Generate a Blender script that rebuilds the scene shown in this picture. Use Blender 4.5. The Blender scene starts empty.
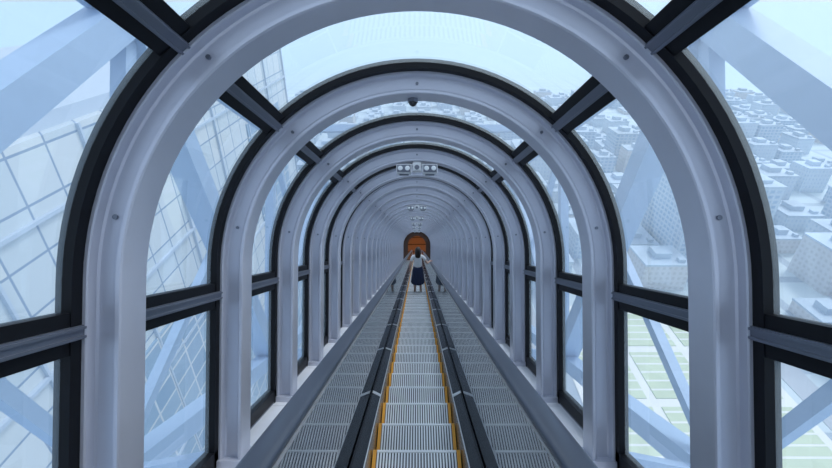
import bpy, math, random
from mathutils import Vector, Matrix
random.seed(7)
S30, C30 = math.sin(math.radians(30)), math.cos(math.radians(30))
CAMZ = 150.0
F = 430.0
scene = bpy.context.scene
try:
    scene.view_settings.view_transform = 'Standard'
    scene.view_settings.look = 'None'
except Exception: pass

# ---------------------------------------------------------------- helpers
def mat(name, col, rough=0.5, metal=0.0, noise=0.0, nscale=8.0, bump=0.0, emit=None, estr=0.0, spec=0.5):
    m = bpy.data.materials.new(name); m.use_nodes = True
    nt = m.node_tree; b = nt.nodes['Principled BSDF']
    b.inputs['Base Color'].default_value = (*col, 1)
    b.inputs['Roughness'].default_value = rough
    b.inputs['Metallic'].default_value = metal
    b.inputs['Specular IOR Level'].default_value = spec
    if noise > 0 or bump > 0:
        tc = nt.nodes.new('ShaderNodeTexCoord')
        n = nt.nodes.new('ShaderNodeTexNoise'); n.inputs['Scale'].default_value = nscale
        n.inputs['Detail'].default_value = 4
        nt.links.new(tc.outputs['Object'], n.inputs['Vector'])
        if noise > 0:
            r = nt.nodes.new('ShaderNodeMapRange')
            r.inputs['To Min'].default_value = 1-noise; r.inputs['To Max'].default_value = 1+noise
            nt.links.new(n.outputs['Fac'], r.inputs['Value'])
            mx = nt.nodes.new('ShaderNodeVectorMath'); mx.operation = 'SCALE'
            mx.inputs[0].default_value = col
            nt.links.new(r.outputs[0], mx.inputs['Scale'])
            nt.links.new(mx.outputs[0], b.inputs['Base Color'])
        if bump > 0:
            bp = nt.nodes.new('ShaderNodeBump'); bp.inputs['Strength'].default_value = bump
            nt.links.new(n.outputs['Fac'], bp.inputs['Height'])
            nt.links.new(bp.outputs[0], b.inputs['Normal'])
    if emit:
        b.inputs['Emission Color'].default_value = (*emit, 1)
        b.inputs['Emission Strength'].default_value = estr
    return m

def glass_mat(name, tint, base, gain, power, milk=0.0, rough=0.02, cap=1.0):
    m = bpy.data.materials.new(name); m.use_nodes = True
    nt = m.node_tree; nt.nodes.clear()
    out = nt.nodes.new('ShaderNodeOutputMaterial')
    tr = nt.nodes.new('ShaderNodeBsdfTransparent'); tr.inputs[0].default_value = (*tint, 1)
    gl = nt.nodes.new('ShaderNodeBsdfGlossy'); gl.inputs['Roughness'].default_value = rough
    gl.inputs[0].default_value = (.95, .97, 1, 1)
    lw = nt.nodes.new('ShaderNodeLayerWeight')
    p = nt.nodes.new('ShaderNodeMath'); p.operation = 'POWER'; p.inputs[1].default_value = power
    nt.links.new(lw.outputs['Facing'], p.inputs[0])
    ma = nt.nodes.new('ShaderNodeMath'); ma.operation = 'MULTIPLY_ADD'; ma.use_clamp = True
    ma.inputs[1].default_value = gain; ma.inputs[2].default_value = base
    nt.links.new(p.outputs[0], ma.inputs[0])
    mn = nt.nodes.new('ShaderNodeMath'); mn.operation = 'MINIMUM'; mn.inputs[1].default_value = cap
    nt.links.new(ma.outputs[0], mn.inputs[0])
    mx = nt.nodes.new('ShaderNodeMixShader')
    nt.links.new(mn.outputs[0], mx.inputs[0])
    src = tr
    if milk > 0:
        tl = nt.nodes.new('ShaderNodeBsdfTranslucent'); tl.inputs[0].default_value = (.74, .90, 1, 1)
        m2 = nt.nodes.new('ShaderNodeMixShader'); m2.inputs[0].default_value = milk
        nt.links.new(tr.outputs[0], m2.inputs[1]); nt.links.new(tl.outputs[0], m2.inputs[2]); src = m2
    nt.links.new(src.outputs[0], mx.inputs[1]); nt.links.new(gl.outputs[0], mx.inputs[2])
    nt.links.new(mx.outputs[0], out.inputs['Surface'])
    return m

class MB:
    def __init__(s): s.v = []; s.f = []; s.m = []
    def add(s, vs, fs, mi=0):
        o = len(s.v); s.v += [tuple(p) for p in vs]
        for f in fs: s.f.append(tuple(i+o for i in f)); s.m.append(mi)
    def box(s, x0, x1, y0, y1, z0, z1, mi=0):
        vs = [(x0,y0,z0),(x1,y0,z0),(x1,y1,z0),(x0,y1,z0),(x0,y0,z1),(x1,y0,z1),(x1,y1,z1),(x0,y1,z1)]
        s.add(vs, [(0,3,2,1),(4,5,6,7),(0,1,5,4),(1,2,6,5),(2,3,7,6),(3,0,4,7)], mi)
    def prism(s, a, b, w, h, mi=0, up=Vector((0,0,1))):
        a = Vector(a); b = Vector(b); d = (b-a).normalized()
        sx = d.cross(up).normalized(); sy = sx.cross(d).normalized()
        vs = []
        for p in (a, b):
            for (i, j) in ((-1,-1),(1,-1),(1,1),(-1,1)):
                vs.append(p + sx*i*w/2 + sy*j*h/2)
        s.add(vs, [(0,1,2,3),(7,6,5,4),(0,4,5,1),(1,5,6,2),(2,6,7,3),(3,7,4,0)], mi)
    def cyl(s, c, axis, r, h, n=12, mi=0, r2=None):
        c = Vector(c); ax = Vector(axis).normalized()
        t = ax.orthogonal().normalized(); b = ax.cross(t)
        r2 = r if r2 is None else r2
        vs = [c + (t*math.cos(2*math.pi*i/n)+b*math.sin(2*math.pi*i/n))*r for i in range(n)]
        vs += [c + ax*h + (t*math.cos(2*math.pi*i/n)+b*math.sin(2*math.pi*i/n))*r2 for i in range(n)]
        fs = [(i, (i+1)%n, n+(i+1)%n, n+i) for i in range(n)] + [tuple(range(n-1,-1,-1)), tuple(range(n,2*n))]
        s.add(vs, fs, mi)
    def obj(s, name, mats, parent=None, smooth=False, bevel=0.0):
        me = bpy.data.meshes.new(name); me.from_pydata(s.v, [], s.f); me.update()
        for mm in mats: me.materials.append(mm)
        for p, mi in zip(me.polygons, s.m):
            p.material_index = mi; p.use_smooth = smooth
        o = bpy.data.objects.new(name, me); scene.collection.objects.link(o)
        if parent: o.parent = parent
        if bevel > 0:
            bm = o.modifiers.new('bev', 'BEVEL'); bm.width = bevel; bm.segments = 2
            bm.limit_method = 'ANGLE'
        return o

def empty(name, tunnel=True):
    e = bpy.data.objects.new(name, None); scene.collection.objects.link(e)
    if tunnel:
        e.location = (0,0,CAMZ); e.rotation_euler = (-math.radians(30), 0, 0)
    return e
def w2t(y, z):
    return (y*C30 - z*S30, y*S30 + z*C30)
def t2w(x, u, v):
    return Vector((x, u*C30 + v*S30, CAMZ - u*S30 + v*C30))

# ---------------------------------------------------------------- materials
M_rib = mat('painted_steel_lavender', (.60,.615,.70), .33, .25, noise=.07, nscale=5)
M_frame = mat('black_gasket_frame', (.007,.008,.011), .5, spec=.2)
M_bar = mat('grey_mullion_metal', (.20,.22,.27), .3, .5)
M_glass = glass_mat('window_glass', (.88,.95,1.0), .06, .80, 4.0, milk=.20)
M_bglass = glass_mat('balustrade_glass', (.50,.56,.58), .08, .75, 2.2, rough=.015, cap=.52)
M_ledge = mat('white_ledge_plate', (.84,.85,.90), .5, noise=.06)
M_dfloor = mat('dark_side_cladding', (.08,.085,.10), .4, .3, noise=.15)
M_rail = mat('handrail_rubber', (.050,.062,.090), .30, spec=.8)
M_deck = mat('dark_bronze_deck', (.028,.029,.035), .22, .6, noise=.1)
M_alu = mat('brushed_aluminium', (.80,.81,.83), .3, .6)
M_rib2 = mat('step_cleat_aluminium', (.84,.86,.89), .40, .25, noise=.12, nscale=3)
M_groove = mat('step_groove_dark', (.07,.075,.085), .6, .2)
M_yel = mat('yellow_step_border', (.88,.40,.04), .45)
M_truss = mat('truss_paint_blue', (.36,.50,.70), .5, noise=.05)
M_lampw = mat('lamp_housing_white', (.80,.81,.83), .4)
M_lens = mat('lamp_lens', (.85,.88,.9), .15)
M_dark = mat('dark_plastic', (.03,.03,.035), .2)

# ---------------------------------------------------------------- tunnel
RI, V0, BOT = 1.20, -0.16, -1.60
SP = 1.22
NMIN, NMAX = -2, 31
def ring_u(n): return 1.83 + (n-1)*SP
UEND = ring_u(NMAX)+.3
USTART = ring_u(NMIN)-.2
def arch_path(bot=BOT, segs=56):
    P = [(-1, bot, -1, 0, True)]
    for i in range(segs+1):
        a = math.pi - math.pi*i/segs
        P.append((math.cos(a), math.sin(a), math.cos(a), math.sin(a), False))
    P.append((1, bot, 1, 0, True))
    return P
def sweep_arch(mb, section, ucen, mi=0, bot=BOT, segs=56):
    P = arch_path(bot, segs); n = len(section); vs = []; fs = []
    for (cx, cv, nx, nv, leg) in P:
        for (r, u) in section:
            if leg: vs.append((nx*r, ucen+u, bot))
            else: vs.append((cx*r, ucen+u, V0+cv*r))
    for k in range(len(P)-1):
        for i in range(n):
            j = (i+1) % n
            fs.append((k*n+i, k*n+j, (k+1)*n+j, (k+1)*n+i))
    fs.append(tuple(range(n))); fs.append(tuple(range(len(P)*n-1, (len(P)-1)*n-1, -1)))
    mb.add(vs, fs, mi)

tun = empty('glass_escalator_tunnel')
w, wt = .085, .040
sec = [(1.200,-w+.006),(1.200,w-.006),(1.206,w),(1.222,w),(1.226,w-.008),(1.236,wt+.006),(1.246,wt),
       (1.318,wt),(1.328,wt+.006),(1.336,w-.006),(1.342,w),(1.360,w),
       (1.360,-w),(1.342,-w),(1.336,-w+.006),(1.328,-wt-.006),(1.318,-wt),
       (1.246,-wt),(1.236,-wt-.006),(1.226,-w+.008),(1.222,-w),(1.206,-w)]
mb = MB()
sweep_arch(mb, sec, 0, 0)
for a in (12, 47, 90, 133, 168):
    ar = math.radians(a)
    for sgn in (-1, 1):
        c = Vector((1.283*math.cos(ar), sgn*wt, V0+1.283*math.sin(ar)))
        mb.cyl(c, (0, sgn, 0), .011, .010, 8, 1)
for sx in (-1, 1):
    mb.box(sx*1.28-.11, sx*1.28+.11, -.11, .11, BOT, BOT+.12, 0)
rib = mb.obj('arch_rib', [M_rib, M_bar], tun)
me = rib.data
for p in me.polygons: p.use_smooth = True
try: me.set_sharp_from_angle(angle=math.radians(28))
except Exception: pass
rib.location = (0, ring_u(NMIN), 0)
for n in range(NMIN+1, NMAX+1):
    o = bpy.data.objects.new('arch_rib', me); scene.collection.objects.link(o)
    o.parent = tun; o.location = (0, ring_u(n), 0)

mb = MB()
fs_ = [(1.355, 0), (1.355, .055), (1.42, .055), (1.42, 0)]
sweep_arch(mb, [(r, u+w) for r, u in fs_], 0)
sweep_arch(mb, [(r, -u-w) for r, u in reversed(fs_)], 0)
sweep_arch(mb, [(1.361,-w),(1.361,w),(1.43,w),(1.43,-w)], 0)
fr = mb.obj('window_gasket', [M_frame], tun)
for p in fr.data.polygons: p.use_smooth = True
try: fr.data.set_sharp_from_angle(angle=math.radians(30))
except Exception: pass
fr.location = (0, ring_u(NMIN), 0)
for n in range(NMIN+1, NMAX+1):
    o = bpy.data.objects.new('window_gasket', fr.data); scene.collection.objects.link(o)
    o.parent = tun; o.location = (0, ring_u(n), 0)

mb = MB()
def long_bar(cx, cv, nx, nv, halfw, r0, r1, mi, off=0):
    tx, tv = -nv, nx
    for k in range(NMIN, NMAX):
        ua, ub = ring_u(k)+w, ring_u(k+1)-w
        vs = []
        for u in (ua, ub):
            for (a, b) in ((r0, -halfw), (r0, halfw), (r1, halfw), (r1, -halfw)):
                vs.append((cx+nx*a+tx*(b+off), u, cv+nv*a+tv*(b+off)))
        mb.add(vs, [(0,1,2,3),(7,6,5,4),(0,4,5,1),(1,5,6,2),(2,6,7,3),(3,7,4,0)], mi)
def mull(cx, cv, nx, nv):
    long_bar(cx, cv, nx, nv, .028, 1.345, 1.43, 0)
    long_bar(cx, cv, nx, nv, .028, 1.360, 1.42, 1, .056)
    long_bar(cx, cv, nx, nv, .028, 1.360, 1.42, 1, -.056)
    long_bar(cx, cv, nx, nv, .005, 1.335, 1.346, 0, .018)
    long_bar(cx, cv, nx, nv, .005, 1.335, 1.346, 0, -.018)
for ang in (45, 135):
    a = math.radians(ang)
    mull(0, V0, math.cos(a), math.sin(a))
for sx in (-1, 1):
    mull(0, -.36, sx, 0)
    long_bar(0, -1.46, sx, 0, .05, 1.355, 1.43, 1)
mb.obj('longitudinal_mullions', [M_bar, M_frame], tun)

mb = MB(); P = arch_path(); vs = []; R = 1.395
for (cx, cv, nx, nv, leg) in P:
    for u in (USTART, UEND):
        vs.append((nx*R, u, BOT) if leg else (cx*R, u, V0+cv*R))
mb.add(vs, [(2*k, 2*k+2, 2*k+3, 2*k+1) for k in range(len(P)-1)])
mb.obj('window_glazing', [M_glass], tun, smooth=True)

mb = MB()
for sx in (-1, 1):
    def bx(x0, x1, *a):
        lo, hi = sorted((sx*x0, sx*x1)); mb.box(lo, hi, *a)
    bx(.50, 1.08, USTART, UEND, -1.62, -1.56, 0)
    u = USTART
    while u < UEND:
        bx(.98, 1.385, u+.004, min(u+SP-.004, UEND), -1.56, -1.53, 1); u += SP
    bx(.98, 1.00, USTART, UEND, -1.53, -1.49, 1)
    bx(1.36, 1.44, USTART, UEND, -2.1, -1.50, 2)
mb.box(-1.44, 1.44, USTART, UEND, -2.12, -2.06, 2)
mb.obj('side_walkway', [M_dfloor, M_ledge, M_bar], tun)

# ---------------------------------------------------------------- fixtures
TM = Matrix.Translation((0,0,CAMZ)) @ Matrix.Rotation(-math.radians(30), 4, 'X')
def twin_lamp(n):
    mb = MB(); top = V0+RI-.001
    mb.box(-.05, .05, -.05, .05, top-.03, top, 0)
    mb.box(-.25, .25, -.02, .02, top-.05, top-.025, 0)
    for sx in (-1, 1):
        x = sx*.165
        mb.box(x-.095, x+.095, -.10, .06, top-.155, top-.045, 0)
        mb.box(x-.085, x+.085, -.112, -.10, top-.147, top-.053, 2)
        for dx in (-.045, .045):
            mb.cyl((x+dx, -.110, top-.10), (0,-1,0), .033, .014, 16, 1, .028)
        mb.box(x-.06, x+.06, .0, .02, top-.175, top-.155, 2)
    mb.box(-.055, .055, -.09, .05, top-.13, top-.03, 0)
    mb.cyl((0, -.09, top-.085), (0,-1,0), .03, .02, 14, 2)
    o = mb.obj('twin_floodlight', [M_lampw, M_lens, M_bar], None, bevel=.006)
    o.matrix_world = TM @ Matrix.Translation((0, ring_u(n), 0))
for n in (4, 9, 13, 17, 21, 25, 29): twin_lamp(n)
mb = MB(); top = V0+RI
mb.cyl((0,0,top-.001), (0,0,-1), .036, .026, 20, 0)
nr = 6
for k in range(nr):
    a0 = k*math.pi/2/nr; a1 = (k+1)*math.pi/2/nr
    mb.cyl((0,0,top-.026-.03*math.sin(a0)), (0,0,-1), .03*math.cos(a0), .03*(math.sin(a1)-math.sin(a0)), 20, 1, .03*math.cos(a1)+1e-4)
o = mb.obj('dome_camera', [M_bar, M_dark], None, smooth=False)
o.matrix_world = TM @ Matrix.Translation((-.03, ring_u(2)+.03, 0))

# ---------------------------------------------------------------- escalator
esc = empty('escalator')
PITCH = .4/C30
NOSE0 = F*1.5/204.0
KMIN = -12; KN = 88
mb = MB()
def stepbox(x0, x1, prof, mi):
    n = len(prof)
    vs = [(x0, *w2t(y, z)) for y, z in prof] + [(x1, *w2t(y, z)) for y, z in prof]
    fs = [(i, (i+1)%n, n+(i+1)%n, n+i) for i in range(n)] + [tuple(range(n-1,-1,-1)), tuple(range(n,2*n))]
    mb.add(vs, fs, mi)
SH = .316
stepbox(-SH, SH, [(-.398,-.012),(-.012,-.012),(-.004,-.02),(-.010,-.12),(-.03,-.235),(-.06,-.235),(-.05,-.05),(-.398,-.05)], 1)
NR = 27; x0 = -(SH-.028); pw = -2*x0/NR
for i in range(NR):
    a = x0 + i*pw + pw*.22
    b = a + pw*.54
    stepbox(a, b, [(-.366,-.02),(-.366,0),(-.012,0),(0,-.010),(-.004,-.12),(-.026,-.235),(-.036,-.235),(-.02,-.02)], 0)
stepbox(-(SH-.03), SH-.03, [(-.022,-.02),(-.022,.0008),(-.010,.0008),(.001,-.010),(-.002,-.02)], 0)   # nosing bar
for sx in (-1, 1):
    lo, hi = sorted((sx*(SH-.026), sx*(SH-.001)))
    stepbox(lo, hi, [(-.396,-.02),(-.396,.003),(-.012,.003),(.001,-.008),(-.004,-.10),(-.03,-.235),(-.04,-.235),(-.03,-.02)], 2)
steps = mb.obj('steps', [M_rib2, M_groove, M_yel], esc)
steps.location = (0, NOSE0 + KMIN*PITCH, -1.5)
ar = steps.modifiers.new('array', 'ARRAY'); ar.use_relative_offset = False; ar.use_constant_offset = True
ar.constant_offset_displace = (0, PITCH, 0); ar.count = KN
UA = NOSE0+KMIN*PITCH+.3; UB = NOSE0+(KMIN+KN-2)*PITCH
DK = -1.37
mb = MB()
for sx in (-1, 1):
    def bx(x0, x1, u0, u1, v0, v1, mi):
        lo, hi = sorted((sx*x0, sx*x1)); mb.box(lo, hi, u0, u1, v0, v1, mi)
    bx(.321, .328, UA, UB, -1.85, DK-.004, 0)
    bx(.321, .405, UA, UB, DK-.02, DK, 0)
    bx(.319, .325, UA, UB, DK-.004, DK+.004, 1)
    bx(.422, .52, UA, UB, DK-.02, DK, 0)
    bx(.50, .52, UA, UB, -1.60, DK-.02, 0)
    bx(.402, .406, UA, UB, DK-.03, DK+.015, 0)
    bx(.420, .427, UA, UB, DK-.03, DK+.025, 0)
    u = 3.95 - 1.65*3
    while u < UB-.5:
        if u > UA:
            vs = [(sx*.322,u-.10,DK+.001),(sx*.402,u,DK+.001),(sx*.402,u+.06,DK+.001),(sx*.322,u-.04,DK+.001)]  # glints at the deck joints, put in as bright slanted strips
            vs += [(a,b,c+.004) for a,b,c in vs]
            mb.add(vs, [(0,1,2,3),(4,5,6,7),(0,1,5,4),(1,2,6,5),(2,3,7,6),(3,0,4,7)], 1)
        u += 1.65
mb.obj('skirt_and_deck', [M_deck, M_alu], esc)
mb = MB()
for sx in (-1, 1):
    u = 3.95 - 1.65*3
    while u < UB:
        a = max(u, UA)+.002; b = min(u+1.65, UB)-.002
        mb.add([(sx*.413,a,DK-.01),(sx*.413,b,DK-.01),(sx*.413,b,-.62),(sx*.413,a,-.62)], [(0,1,2,3)])
        u += 1.65
mb.obj('balustrade_glass', [M_bglass], esc)
RV = -.60
def rail_path():
    rr = .34; k = 14; P = [(UA+.4, RV-2*rr)]
    for i in range(k, 0, -1):
        a = math.pi/2 + math.pi*i/k
        P.append((UA + rr*math.cos(a), RV-rr+rr*math.sin(a)))
    for i in range(41): P.append((UA + (UB-UA)*i/40, RV))
    for i in range(1, k+1):
        a = math.pi/2 - math.pi*i/k
        P.append((UB + rr*math.cos(a), RV-rr+rr*math.sin(a)))
    P.append((UB-.4, RV-2*rr))
    return P
RP = rail_path()
def rail(mb, xc, section, mi):
    n = len(section); vs = []; fs = []
    for k, (u, v) in enumerate(RP):
        a = Vector(RP[max(k-1,0)]); b = Vector(RP[min(k+1, len(RP)-1)])
        t = (b-a).normalized(); nn = Vector((-t.y, t.x))
        for (dx, dn) in section:
            vs.append((xc+dx, u+nn.x*dn, v+nn.y*dn))
    for k in range(len(RP)-1):
        for i in range(n):
            j = (i+1)%n; fs.append((k*n+i, k*n+j, (k+1)*n+j, (k+1)*n+i))
    fs.append(tuple(range(n))); fs.append(tuple(range(len(RP)*n-1, (len(RP)-1)*n-1, -1)))
    mb.add(vs, fs, mi)
XR = .435
mb = MB()
rs = []
for i in range(20):
    a = 2*math.pi*i/20
    ca, sa = math.cos(a), math.sin(a)
    rs.append((.045*math.copysign(abs(ca)**.6, ca), .019*math.copysign(abs(sa)**.7, sa)))
for sx in (-1, 1): rail(mb, sx*XR, rs, 0)
mb.obj('handrails', [M_rail], esc, smooth=True)
mb = MB()
for sx in (-1, 1): rail(mb, sx*(XR-.012), [(-.020,-.045),(.022,-.045),(.03,-.016),(-.03,-.016)], 0)
mb.obj('handrail_guides', [M_alu], esc)

# ---------------------------------------------------------------- lobby at the lower end
lob = empty('arrival_lobby', False)
M_warm = mat('lobby_wood_panel', (.30,.12,.05), .5, noise=.3, nscale=2)
M_wfloor = mat('lobby_floor', (.18,.10,.06), .35, noise=.15)
M_wl = mat('lobby_lamp', (1,.7,.4), .5, emit=(1.0,.50,.20), estr=4)
e0 = t2w(0, UEND, -1.5); fy, fz = e0.y, e0.z
mb = MB(); D = 7.0; H = 3.2; W = 3.0
y0 = fy-.2
mb.box(-W, W, y0, y0+D, fz-.35, fz-.25, 1)
mb.box(-W, W, y0+1.2, y0+D, fz+H, fz+H+.1, 0)
mb.box(-W-.1, -W, y0, y0+D, fz-.3, fz+H, 0)
mb.box(W, W+.1, y0, y0+D, fz-.3, fz+H, 0)
mb.box(-W, W, y0+D, y0+D+.1, fz-.3, fz+H, 0)
for i in range(3):
    mb.box(-1.8, 1.8, y0+2+i*1.6, y0+2.3+i*1.6, fz+H-.06, fz+H-.01, 2)
for i in range(-3, 4):
    mb.box(i*.9-.04, i*.9+.04, y0+D-.06, y0+D, fz-.25, fz+H, 3)
for i in range(4):
    mb.box(-W+.01, W-.01, y0+.5+i*1.4, y0+.62+i*1.4, fz-.25, fz-.24, 3)
mb.obj('lobby_room', [M_warm, M_wfloor, M_wl, M_frame], lob)
mb = MB()
P = arch_path(-1.5, 32)
vs = []
for (cx, cv, nx, nv, leg) in P:
    for r in (.80, 2.2):
        vs.append((nx*r, UEND, -1.5) if leg else (cx*r, UEND, V0+cv*r))
mb.add(vs, [(2*k, 2*k+2, 2*k+3, 2*k+1) for k in range(len(P)-1)])
o = mb.obj('wall_portal', [mat('portal_brown', (.12,.065,.045), .5)], None)
o.matrix_world = TM
sm = o.modifiers.new('sol', 'SOLIDIFY'); sm.thickness = .12
L = bpy.data.lights.new('lobby_light', 'AREA'); L.energy = 60; L.color = (1,.62,.36); L.size = 3
lo = bpy.data.objects.new('lobby_light', L); scene.collection.objects.link(lo)
lo.location = (0, y0+3.2, fz+H-.2); lo.parent = lob

# ---------------------------------------------------------------- outer truss
mb = MB()
X = 3.0; VT, VB = 2.35, -2.35
for sx in (-1, 1):
    for v in (VT, VB):
        mb.prism((sx*X, -9, v), (sx*X, 38, v), .26, .26)
    u = -9.0; up = True
    while u < 37:
        a, b = (VB, VT) if up else (VT, VB)
        mb.prism((sx*X, u, a), (sx*X, u+4.45, b), .30, .34, up=Vector((1,0,0)))
        mb.prism((sx*(X+.05), u, b), (sx*(X+.05), u+4.45, a), .12, .12, up=Vector((1,0,0)))
        mb.prism((sx*X, u, VB), (sx*X, u, VT), .16, .16, up=Vector((1,0,0)))
        mb.prism((sx*1.46, u, VB+.3), (sx*X, u, VB), .14, .14)
        u += 4.45; up = not up
u = -9.0
while u < 38:
    mb.prism((-X, u, VT), (X, u, VT), .14, .14); mb.prism((-X, u, VB), (X, u, VB), .14, .14); u += 8.9
mb.obj('steel_truss', [M_truss], tun)

# ---------------------------------------------------------------- city
def facade_mat(name, c1, c2, mortar, sx, sz, msize=.06, rough=.5):
    m = bpy.data.materials.new(name); m.use_nodes = True
    nt = m.node_tree; b = nt.nodes['Principled BSDF']; b.inputs['Roughness'].default_value = rough
    tc = nt.nodes.new('ShaderNodeTexCoord'); sp = nt.nodes.new('ShaderNodeSeparateXYZ')
    nt.links.new(tc.outputs['Object'], sp.inputs[0])
    ad = nt.nodes.new('ShaderNodeMath'); ad.operation = 'ADD'
    nt.links.new(sp.outputs[0], ad.inputs[0]); nt.links.new(sp.outputs[1], ad.inputs[1])
    cb = nt.nodes.new('ShaderNodeCombineXYZ')
    nt.links.new(ad.outputs[0], cb.inputs[0]); nt.links.new(sp.outputs[2], cb.inputs[1])
    br = nt.nodes.new('ShaderNodeTexBrick'); br.offset = 0
    br.inputs['Scale'].default_value = 1; br.inputs['Brick Width'].default_value = sx
    br.inputs['Row Height'].default_value = sz; br.inputs['Mortar Size'].default_value = msize
    br.inputs['Color1'].default_value = (*c1,1); br.inputs['Color2'].default_value = (*c2,1)
    br.inputs['Mortar'].default_value = (*mortar,1)
    nt.links.new(cb.outputs[0], br.inputs['Vector']); nt.links.new(br.outputs['Color'], b.inputs['Base Color'])
    return m
M_tow = facade_mat('tower_panel', (.62,.66,.68), (.50,.58,.64), (.22,.30,.42), 3.6, 3.6, .10, .25)
M_towg = facade_mat('tower_glass_band', (.22,.34,.48), (.30,.42,.55), (.60,.64,.68), 3.6, 2.4, .14, .12)
M_city = [facade_mat('city_a', (.38,.50,.64), (.46,.57,.70), (.54,.63,.72), 3, 3.5, .9),
          facade_mat('city_b', (.30,.42,.58), (.38,.49,.63), (.50,.60,.70), 4, 3.2, .7),
          facade_mat('city_c', (.46,.47,.50), (.50,.51,.54), (.58,.59,.62), 3.4, 3.4, .9)]
M_roof = mat('city_roof', (.44,.54,.65), .8, noise=.35, nscale=.03)
mb = MB()
TZ = CAMZ-9
mb.box(-75, -28, -60, 95, 0, TZ, 0)
for (ya, yb, za, zb) in ((26, 58, 10, 118), (70, 88, 30, 132), (-14, 8, 20, 126)):
    mb.box(-28, -27.8, ya, yb, za, zb, 2)
for k in range(0, 14):
    yy = -60 + k*11.9
    mb.box(-28, -27.7, yy-.12, yy+.12, 0, TZ, 1)
z = 6
while z < TZ:
    mb.box(-28, -27.65, -60, 95, z-.15, z+.15, 1); z += 10.8
mb.box(-74, -29, -58, 93, TZ, TZ+1.2, 1)
mb.obj('office_tower', [M_tow, mat('tower_fin', (.45,.53,.64), .4), M_towg], None)
mb = MB()
mb.box(-8, 8, fy+.6, fy+26, 0, fz-.45, 0)
mb.box(-8.3, 8.3, fy+.4, fy+26.3, fz-1.2, fz-.5, 1)
mb.obj('lobby_tower', [M_tow, M_roof], None)
mb = MB()
def building(x, y, wx, wy, h, mi):
    mb.box(x-wx/2, x+wx/2, y-wy/2, y+wy/2, 0, h, mi)
    mb.box(x-wx/2-.3, x+wx/2+.3, y-wy/2-.3, y+wy/2+.3, h, h+1, 3)
    mb.box(x-wx*.2, x+wx*.15, y-wy*.2, y+wy*.2, h+1, h+4.5, 3)
    mb.box(x+wx*.25, x+wx*.4, y-wy*.4, y-wy*.25, h+1, h+3, 3)
park = (70, 160, 60, 190)
for i in range(-14, 40):
    for j in range(-3, 22):
        x = i*34+random.uniform(-3,3)-60; y = j*36+random.uniform(-3,3)
        if -90 < x < 40 and -70 < y < 110: continue
        if park[0]-30 < x < park[1]+32 and -110 < y < park[3]+16: continue
        if 150 < x < 220 and 210 < y < 290: continue
        if random.random() < .15: continue
        h = random.choice([8,10,14,18,22,28]) * random.uniform(.8,1.3)
        if random.random() < .02 and y < 600: h = random.uniform(45, 60)
        if y > 500: h *= .6
        building(x, y, random.uniform(16,27), random.uniform(16,28), h, random.choice([0,0,1,2]))
building(185, 250, 50, 46, 55, 1)
mb.obj('city_buildings', M_city+[M_roof], None)
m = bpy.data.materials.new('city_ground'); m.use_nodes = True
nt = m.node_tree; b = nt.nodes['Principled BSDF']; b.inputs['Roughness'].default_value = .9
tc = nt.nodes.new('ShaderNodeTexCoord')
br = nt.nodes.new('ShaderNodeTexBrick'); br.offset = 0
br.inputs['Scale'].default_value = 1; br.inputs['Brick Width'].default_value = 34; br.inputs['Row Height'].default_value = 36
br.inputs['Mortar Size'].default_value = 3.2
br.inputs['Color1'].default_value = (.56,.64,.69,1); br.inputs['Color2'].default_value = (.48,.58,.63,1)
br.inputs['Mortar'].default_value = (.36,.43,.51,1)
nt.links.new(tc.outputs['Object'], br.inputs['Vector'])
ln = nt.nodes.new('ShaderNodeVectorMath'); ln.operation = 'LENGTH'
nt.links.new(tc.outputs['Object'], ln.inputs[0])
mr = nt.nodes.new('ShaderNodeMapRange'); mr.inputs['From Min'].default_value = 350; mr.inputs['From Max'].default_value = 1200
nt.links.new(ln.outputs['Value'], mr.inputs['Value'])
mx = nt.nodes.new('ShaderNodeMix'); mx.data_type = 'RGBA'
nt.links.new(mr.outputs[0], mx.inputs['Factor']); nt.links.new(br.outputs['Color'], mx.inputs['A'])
mx.inputs['B'].default_value = (.48,.63,.76,1)  # aerial haze painted into the ground colour, pale blue with distance
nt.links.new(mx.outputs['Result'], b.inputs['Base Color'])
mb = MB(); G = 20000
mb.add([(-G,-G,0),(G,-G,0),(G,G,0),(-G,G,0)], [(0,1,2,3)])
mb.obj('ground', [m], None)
M_grass = mat('lawn', (.54,.62,.46), .9, noise=.2, nscale=.08)
M_path = mat('path_paving', (.76,.77,.76), .9)
M_road = mat('asphalt', (.42,.46,.52), .9)
mb = MB()
mb.box(park[0], park[1], park[2], park[3], 0, .3, 1)
for i in range(3):
    for j in range(4):
        mb.box(park[0]+3+i*29, park[0]+28+i*29, park[2]+4+j*31.5, park[2]+31+j*31.5, .3, .7, 0)
        for k in range(5):
            mb.box(park[0]+3+i*29, park[0]+28+i*29, park[2]+8+j*31.5+k*5, park[2]+8.9+j*31.5+k*5, .7, .75, 1)
mb.box(park[1]+4, park[1]+16, -100, 200, 0, .25, 2)
mb.box(park[0]-18, park[0]-6, -100, 200, 0, .25, 2)
mb.obj('park_lawn', [M_grass, M_path, M_road], None)

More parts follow.
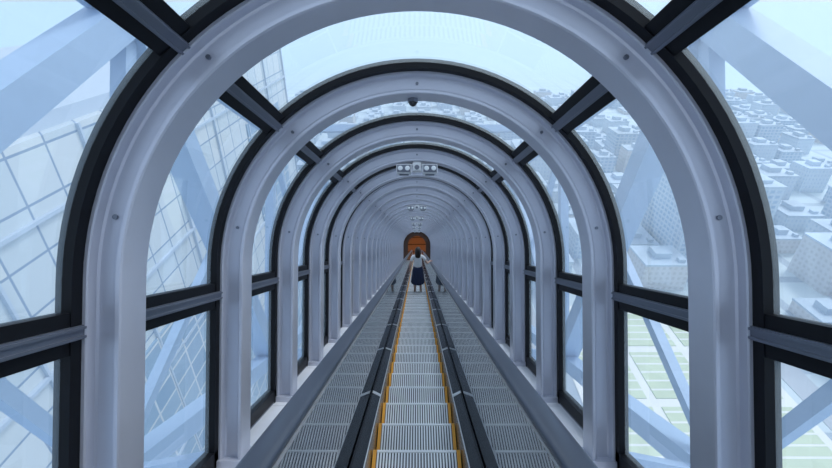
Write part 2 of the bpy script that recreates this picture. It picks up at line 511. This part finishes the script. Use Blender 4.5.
# ---------------------------------------------------------------- woman
M_skin = mat('skin', (.72,.46,.35), .5)
M_hair = mat('dark_hair', (.018,.012,.010), .4, noise=.3, nscale=40)
M_blouse = mat('white_blouse', (.92,.92,.93), .8, noise=.04)
M_skirt = mat('navy_skirt', (.030,.042,.10), .8, noise=.15)
M_shoe = mat('black_shoe', (.02,.02,.02), .35)
M_eye = mat('eye_dark', (.02,.015,.01), .2)
M_lip = mat('lips', (.55,.2,.18), .5)
woman = bpy.data.objects.new('woman', None); scene.collection.objects.link(woman)
K = round((13.6-NOSE0)/PITCH)
nu = NOSE0 + K*PITCH
nose_w = t2w(0, nu, -1.5)
WX = .03
woman.location = (WX, nose_w.y-.19, nose_w.z+.003)
def skin_obj(name, pts, edges, radii, material, root=0, sub=2):
    me = bpy.data.meshes.new(name); me.from_pydata(pts, edges, []); me.update()
    o = bpy.data.objects.new(name, me); scene.collection.objects.link(o); o.parent = woman
    sk = o.modifiers.new('skin', 'SKIN'); sk.use_smooth_shade = True
    sv = me.skin_vertices[0].data
    for i, r in enumerate(radii):
        sv[i].radius = r if isinstance(r, tuple) else (r, r)
        sv[i].use_root = (i == root)
    ss = o.modifiers.new('sub', 'SUBSURF'); ss.levels = sub; ss.render_levels = sub
    me.materials.append(material)
    return o
railz = lambda y: (1.5+RV+.019)/C30 + .11 - y*math.tan(math.radians(30))
wR = (.395, .25, railz(.25)+.045); eR = (.285, .03, 1.11); sR = (.155, 0, 1.375)
sL = (-.155, 0, 1.375); eL = (-.225, -.03, 1.10); wL = (-.235, .06, .87)
pts = [(0,0,.93),(0,-.005,1.08),(0,0,1.26),(0,-.005,1.39),(0,.005,1.47),(0,.015,1.53),
       sR, eR, wR, sL, eL, wL,
       (.075,0,.84),(.088,.015,.49),(.09,-.01,.10),(.10,.10,.035),
       (-.075,0,.84),(-.088,.015,.49),(-.09,-.01,.10),(-.10,.10,.035)]
edges = [(0,1),(1,2),(2,3),(3,4),(4,5),(3,6),(6,7),(7,8),(3,9),(9,10),(10,11),
         (0,12),(12,13),(13,14),(14,15),(0,16),(16,17),(17,18),(18,19)]
rad = [(.085,.070),(.085,.070),(.115,.088),(.070,.060),.050,.048,
       .044,.035,.024,.044,.035,.024,
       .072,.054,.034,.030,.072,.054,.034,.030]
skin_obj('body', pts, edges, rad, M_skin)
mid = lambda a, b, t: tuple(a[i]+(b[i]-a[i])*t for i in range(3))
pts = [(0,0,.99),(0,-.005,1.08),(0,0,1.26),(0,-.005,1.385),(0,0,1.43), sR, mid(sR,eR,.6), sL, mid(sL,eL,.6)]
skin_obj('blouse', pts, [(0,1),(1,2),(2,3),(3,4),(3,5),(5,6),(3,7),(7,8)],
         [(.135,.105),(.13,.10),(.145,.112),(.095,.078),.060,.057,.056,.057,.056], M_blouse)
def loft(name, rings, material, n=40, wave=0, amp=0.0, closed=True, sub=1):
    vs = []; fs = []
    for (z, cx, cy, rx, ry, am) in rings:
        for i in range(n):
            a = 2*math.pi*i/n; k = 1 + amp*am*math.sin(wave*a)
            vs.append((cx+rx*k*math.cos(a), cy+ry*k*math.sin(a), z))
    for r in range(len(rings)-1):
        for i in range(n):
            j = (i+1)%n; fs.append((r*n+i, r*n+j, (r+1)*n+j, (r+1)*n+i))
    if closed: fs.append(tuple(range(n-1,-1,-1)))
    fs.append(tuple(range((len(rings)-1)*n, len(rings)*n)))
    me = bpy.data.meshes.new(name); me.from_pydata(vs, [], fs); me.update()
    for p in me.polygons: p.use_smooth = True
    me.materials.append(material)
    o = bpy.data.objects.new(name, me); scene.collection.objects.link(o); o.parent = woman
    if sub:
        s = o.modifiers.new('s', 'SUBSURF'); s.levels = sub; s.render_levels = sub
    return o
loft('skirt', [(.44,0,0,.205,.19,1),(.45,0,0,.208,.193,1),(.57,0,0,.195,.178,.9),(.72,0,0,.182,.158,.6),(.86,0,-.005,.170,.140,.3),
               (.96,0,0,.148,.118,.1),(1.03,0,0,.130,.103,0),(1.035,0,0,.125,.095,0)], M_skirt, n=96, wave=16, amp=.05, sub=0)
loft('head', [(1.455,0,.035,.02,.02,0),(1.462,0,.045,.042,.045,0),(1.49,0,.035,.060,.068,0),(1.53,0,.02,.070,.085,0),(1.57,0,.012,.075,.093,0),
              (1.61,0,.008,.075,.092,0),(1.65,0,.004,.062,.078,0),(1.672,0,0,.04,.05,0),(1.68,0,0,.012,.015,0)], M_skin, n=24)
mb = MB()
mb.add([(-.012,.098,1.545),(.012,.098,1.545),(0,.128,1.548),(0,.100,1.59),(0,.100,1.54)], [(0,2,3),(2,1,3),(0,4,2),(4,1,2)], 0)
for sx in (-1, 1):
    mb.cyl((sx*.030,.093,1.585), (sx*.2,1,0), .012, .010, 12, 1, .006)
    mb.prism((sx*.018,.101,1.605), (sx*.045,.094,1.607), .006, .005, 1)
    mb.cyl((sx*.072,0,1.565), (sx*1,-.1,0), .024, .014, 12, 0, .018)
mb.prism((-.022,.098,1.515), (.022,.098,1.515), .012, .010, 2)
mb.obj('face_features', [M_skin, M_eye, M_lip], woman)
loft('hair', [(1.37,0,-.085,.045,.016,1),(1.385,0,-.085,.065,.026,1),(1.44,0,-.066,.085,.048,1),(1.50,0,-.046,.088,.064,.8),
              (1.56,0,-.026,.089,.084,.6),(1.61,0,-.014,.087,.094,.4),(1.65,0,-.008,.075,.086,.3),(1.68,0,-.004,.050,.058,.2),(1.695,0,0,.018,.02,0)],
     M_hair, n=64, wave=14, amp=.04)
def hand(name, wrist, fwd, up, side, curl):
    W_ = Vector(wrist); fwd = Vector(fwd).normalized(); up = Vector(up).normalized()
    side = (Vector(side) - fwd*Vector(side).dot(fwd)).normalized(); up = side.cross(fwd) if side.cross(fwd).dot(up) > 0 else fwd.cross(side)
    P_ = [W_, W_+fwd*.035+side*.004, W_+fwd*.065]
    skin_obj(name+'_palm', [tuple(p) for p in P_], [(0,1),(1,2)], [(.022,.016),(.034,.014),(.036,.012)], M_skin)
    for i, (off, ln) in enumerate(((.027,.070),(.009,.078),(-.009,.072),(-.026,.056))):
        a = W_+fwd*.050+side*off*.8; b = W_+fwd*.085+side*off
        d1 = (fwd*math.cos(curl)-up*math.sin(curl)).normalized(); d2 = (fwd*math.cos(curl*2.1)-up*math.sin(curl*2.1)).normalized()
        d3 = (fwd*math.cos(curl*2.8)-up*math.sin(curl*2.8)).normalized()
        c = b+d1*ln*.42; d = c+d2*ln*.32; e = d+d3*ln*.26
        skin_obj(name+'_finger_%d'%(i+1), [tuple(q) for q in (a,b,c,d,e)], [(0,1),(1,2),(2,3),(3,4)], [.008,.0088,.008,.0075,.006], M_skin)
    a = W_+fwd*.025+side*.018; b = W_+fwd*.045+side*.042-up*.008; c = b+(fwd*.8+side*.35-up*.5).normalized()*.032; d = c+(fwd*.9-up*.5).normalized()*.024
    skin_obj(name+'_thumb', [tuple(q) for q in (a,b,c,d)], [(0,1),(1,2),(2,3)], [.011,.011,.0095,.007], M_skin)
hand('right_hand', wR, (.25, .85, -.50), (0,.4,.9), (-1,0,0), .42)
hand('left_hand', wL, (0, .12, -1), (-1,0,0), (0,1,0), .35)
for sx in (-1, 1):
    pts = [(sx*.09,-.045,.035),(sx*.092,.02,.035),(sx*.098,.09,.028),(sx*.10,.14,.024)]
    skin_obj('shoe', pts, [(0,1),(1,2),(2,3)], [(.035,.034),(.036,.036),(.042,.028),(.032,.022)], M_shoe)

# ---------------------------------------------------------------- light
world = bpy.data.worlds.new('sky'); scene.world = world; world.use_nodes = True
nt = world.node_tree; nt.nodes.clear()
out = nt.nodes.new('ShaderNodeOutputWorld'); bg = nt.nodes.new('ShaderNodeBackground')
sk = nt.nodes.new('ShaderNodeTexSky'); sk.sky_type = 'NISHITA'; sk.sun_disc = False
sk.sun_elevation = math.radians(48); sk.sun_rotation = math.radians(60); sk.dust_density = 3; sk.air_density = 1.0
mx = nt.nodes.new('ShaderNodeMix'); mx.data_type = 'RGBA'; mx.inputs['Factor'].default_value = .65
sc = nt.nodes.new('ShaderNodeVectorMath'); sc.operation = 'SCALE'; sc.inputs['Scale'].default_value = .14
nt.links.new(sk.outputs[0], sc.inputs[0]); nt.links.new(sc.outputs[0], mx.inputs['A'])
mx.inputs['B'].default_value = (.79,.89,1.0,1)
nt.links.new(mx.outputs['Result'], bg.inputs[0]); bg.inputs[1].default_value = 1.4
nt.links.new(bg.outputs[0], out.inputs[0])
SL = bpy.data.lights.new('sun', 'SUN'); SL.energy = 1.5; SL.angle = math.radians(15); SL.color = (1,.97,.93)
so = bpy.data.objects.new('sun', SL); scene.collection.objects.link(so)
so.rotation_euler = Vector((-.5, -.35, -.9)).to_track_quat('-Z', 'Y').to_euler()
so.location = (0,0,CAMZ+30)

# ---------------------------------------------------------------- camera
cam = bpy.data.cameras.new('camera'); co = bpy.data.objects.new('camera', cam); scene.collection.objects.link(co)
cam.sensor_width = 36; cam.lens = F/832*36; cam.clip_end = 50000; cam.clip_start = .05
co.location = (0,0,CAMZ)
co.rotation_euler = (math.radians(60)+math.atan(9/F), 0, math.atan(1/F))
scene.camera = co
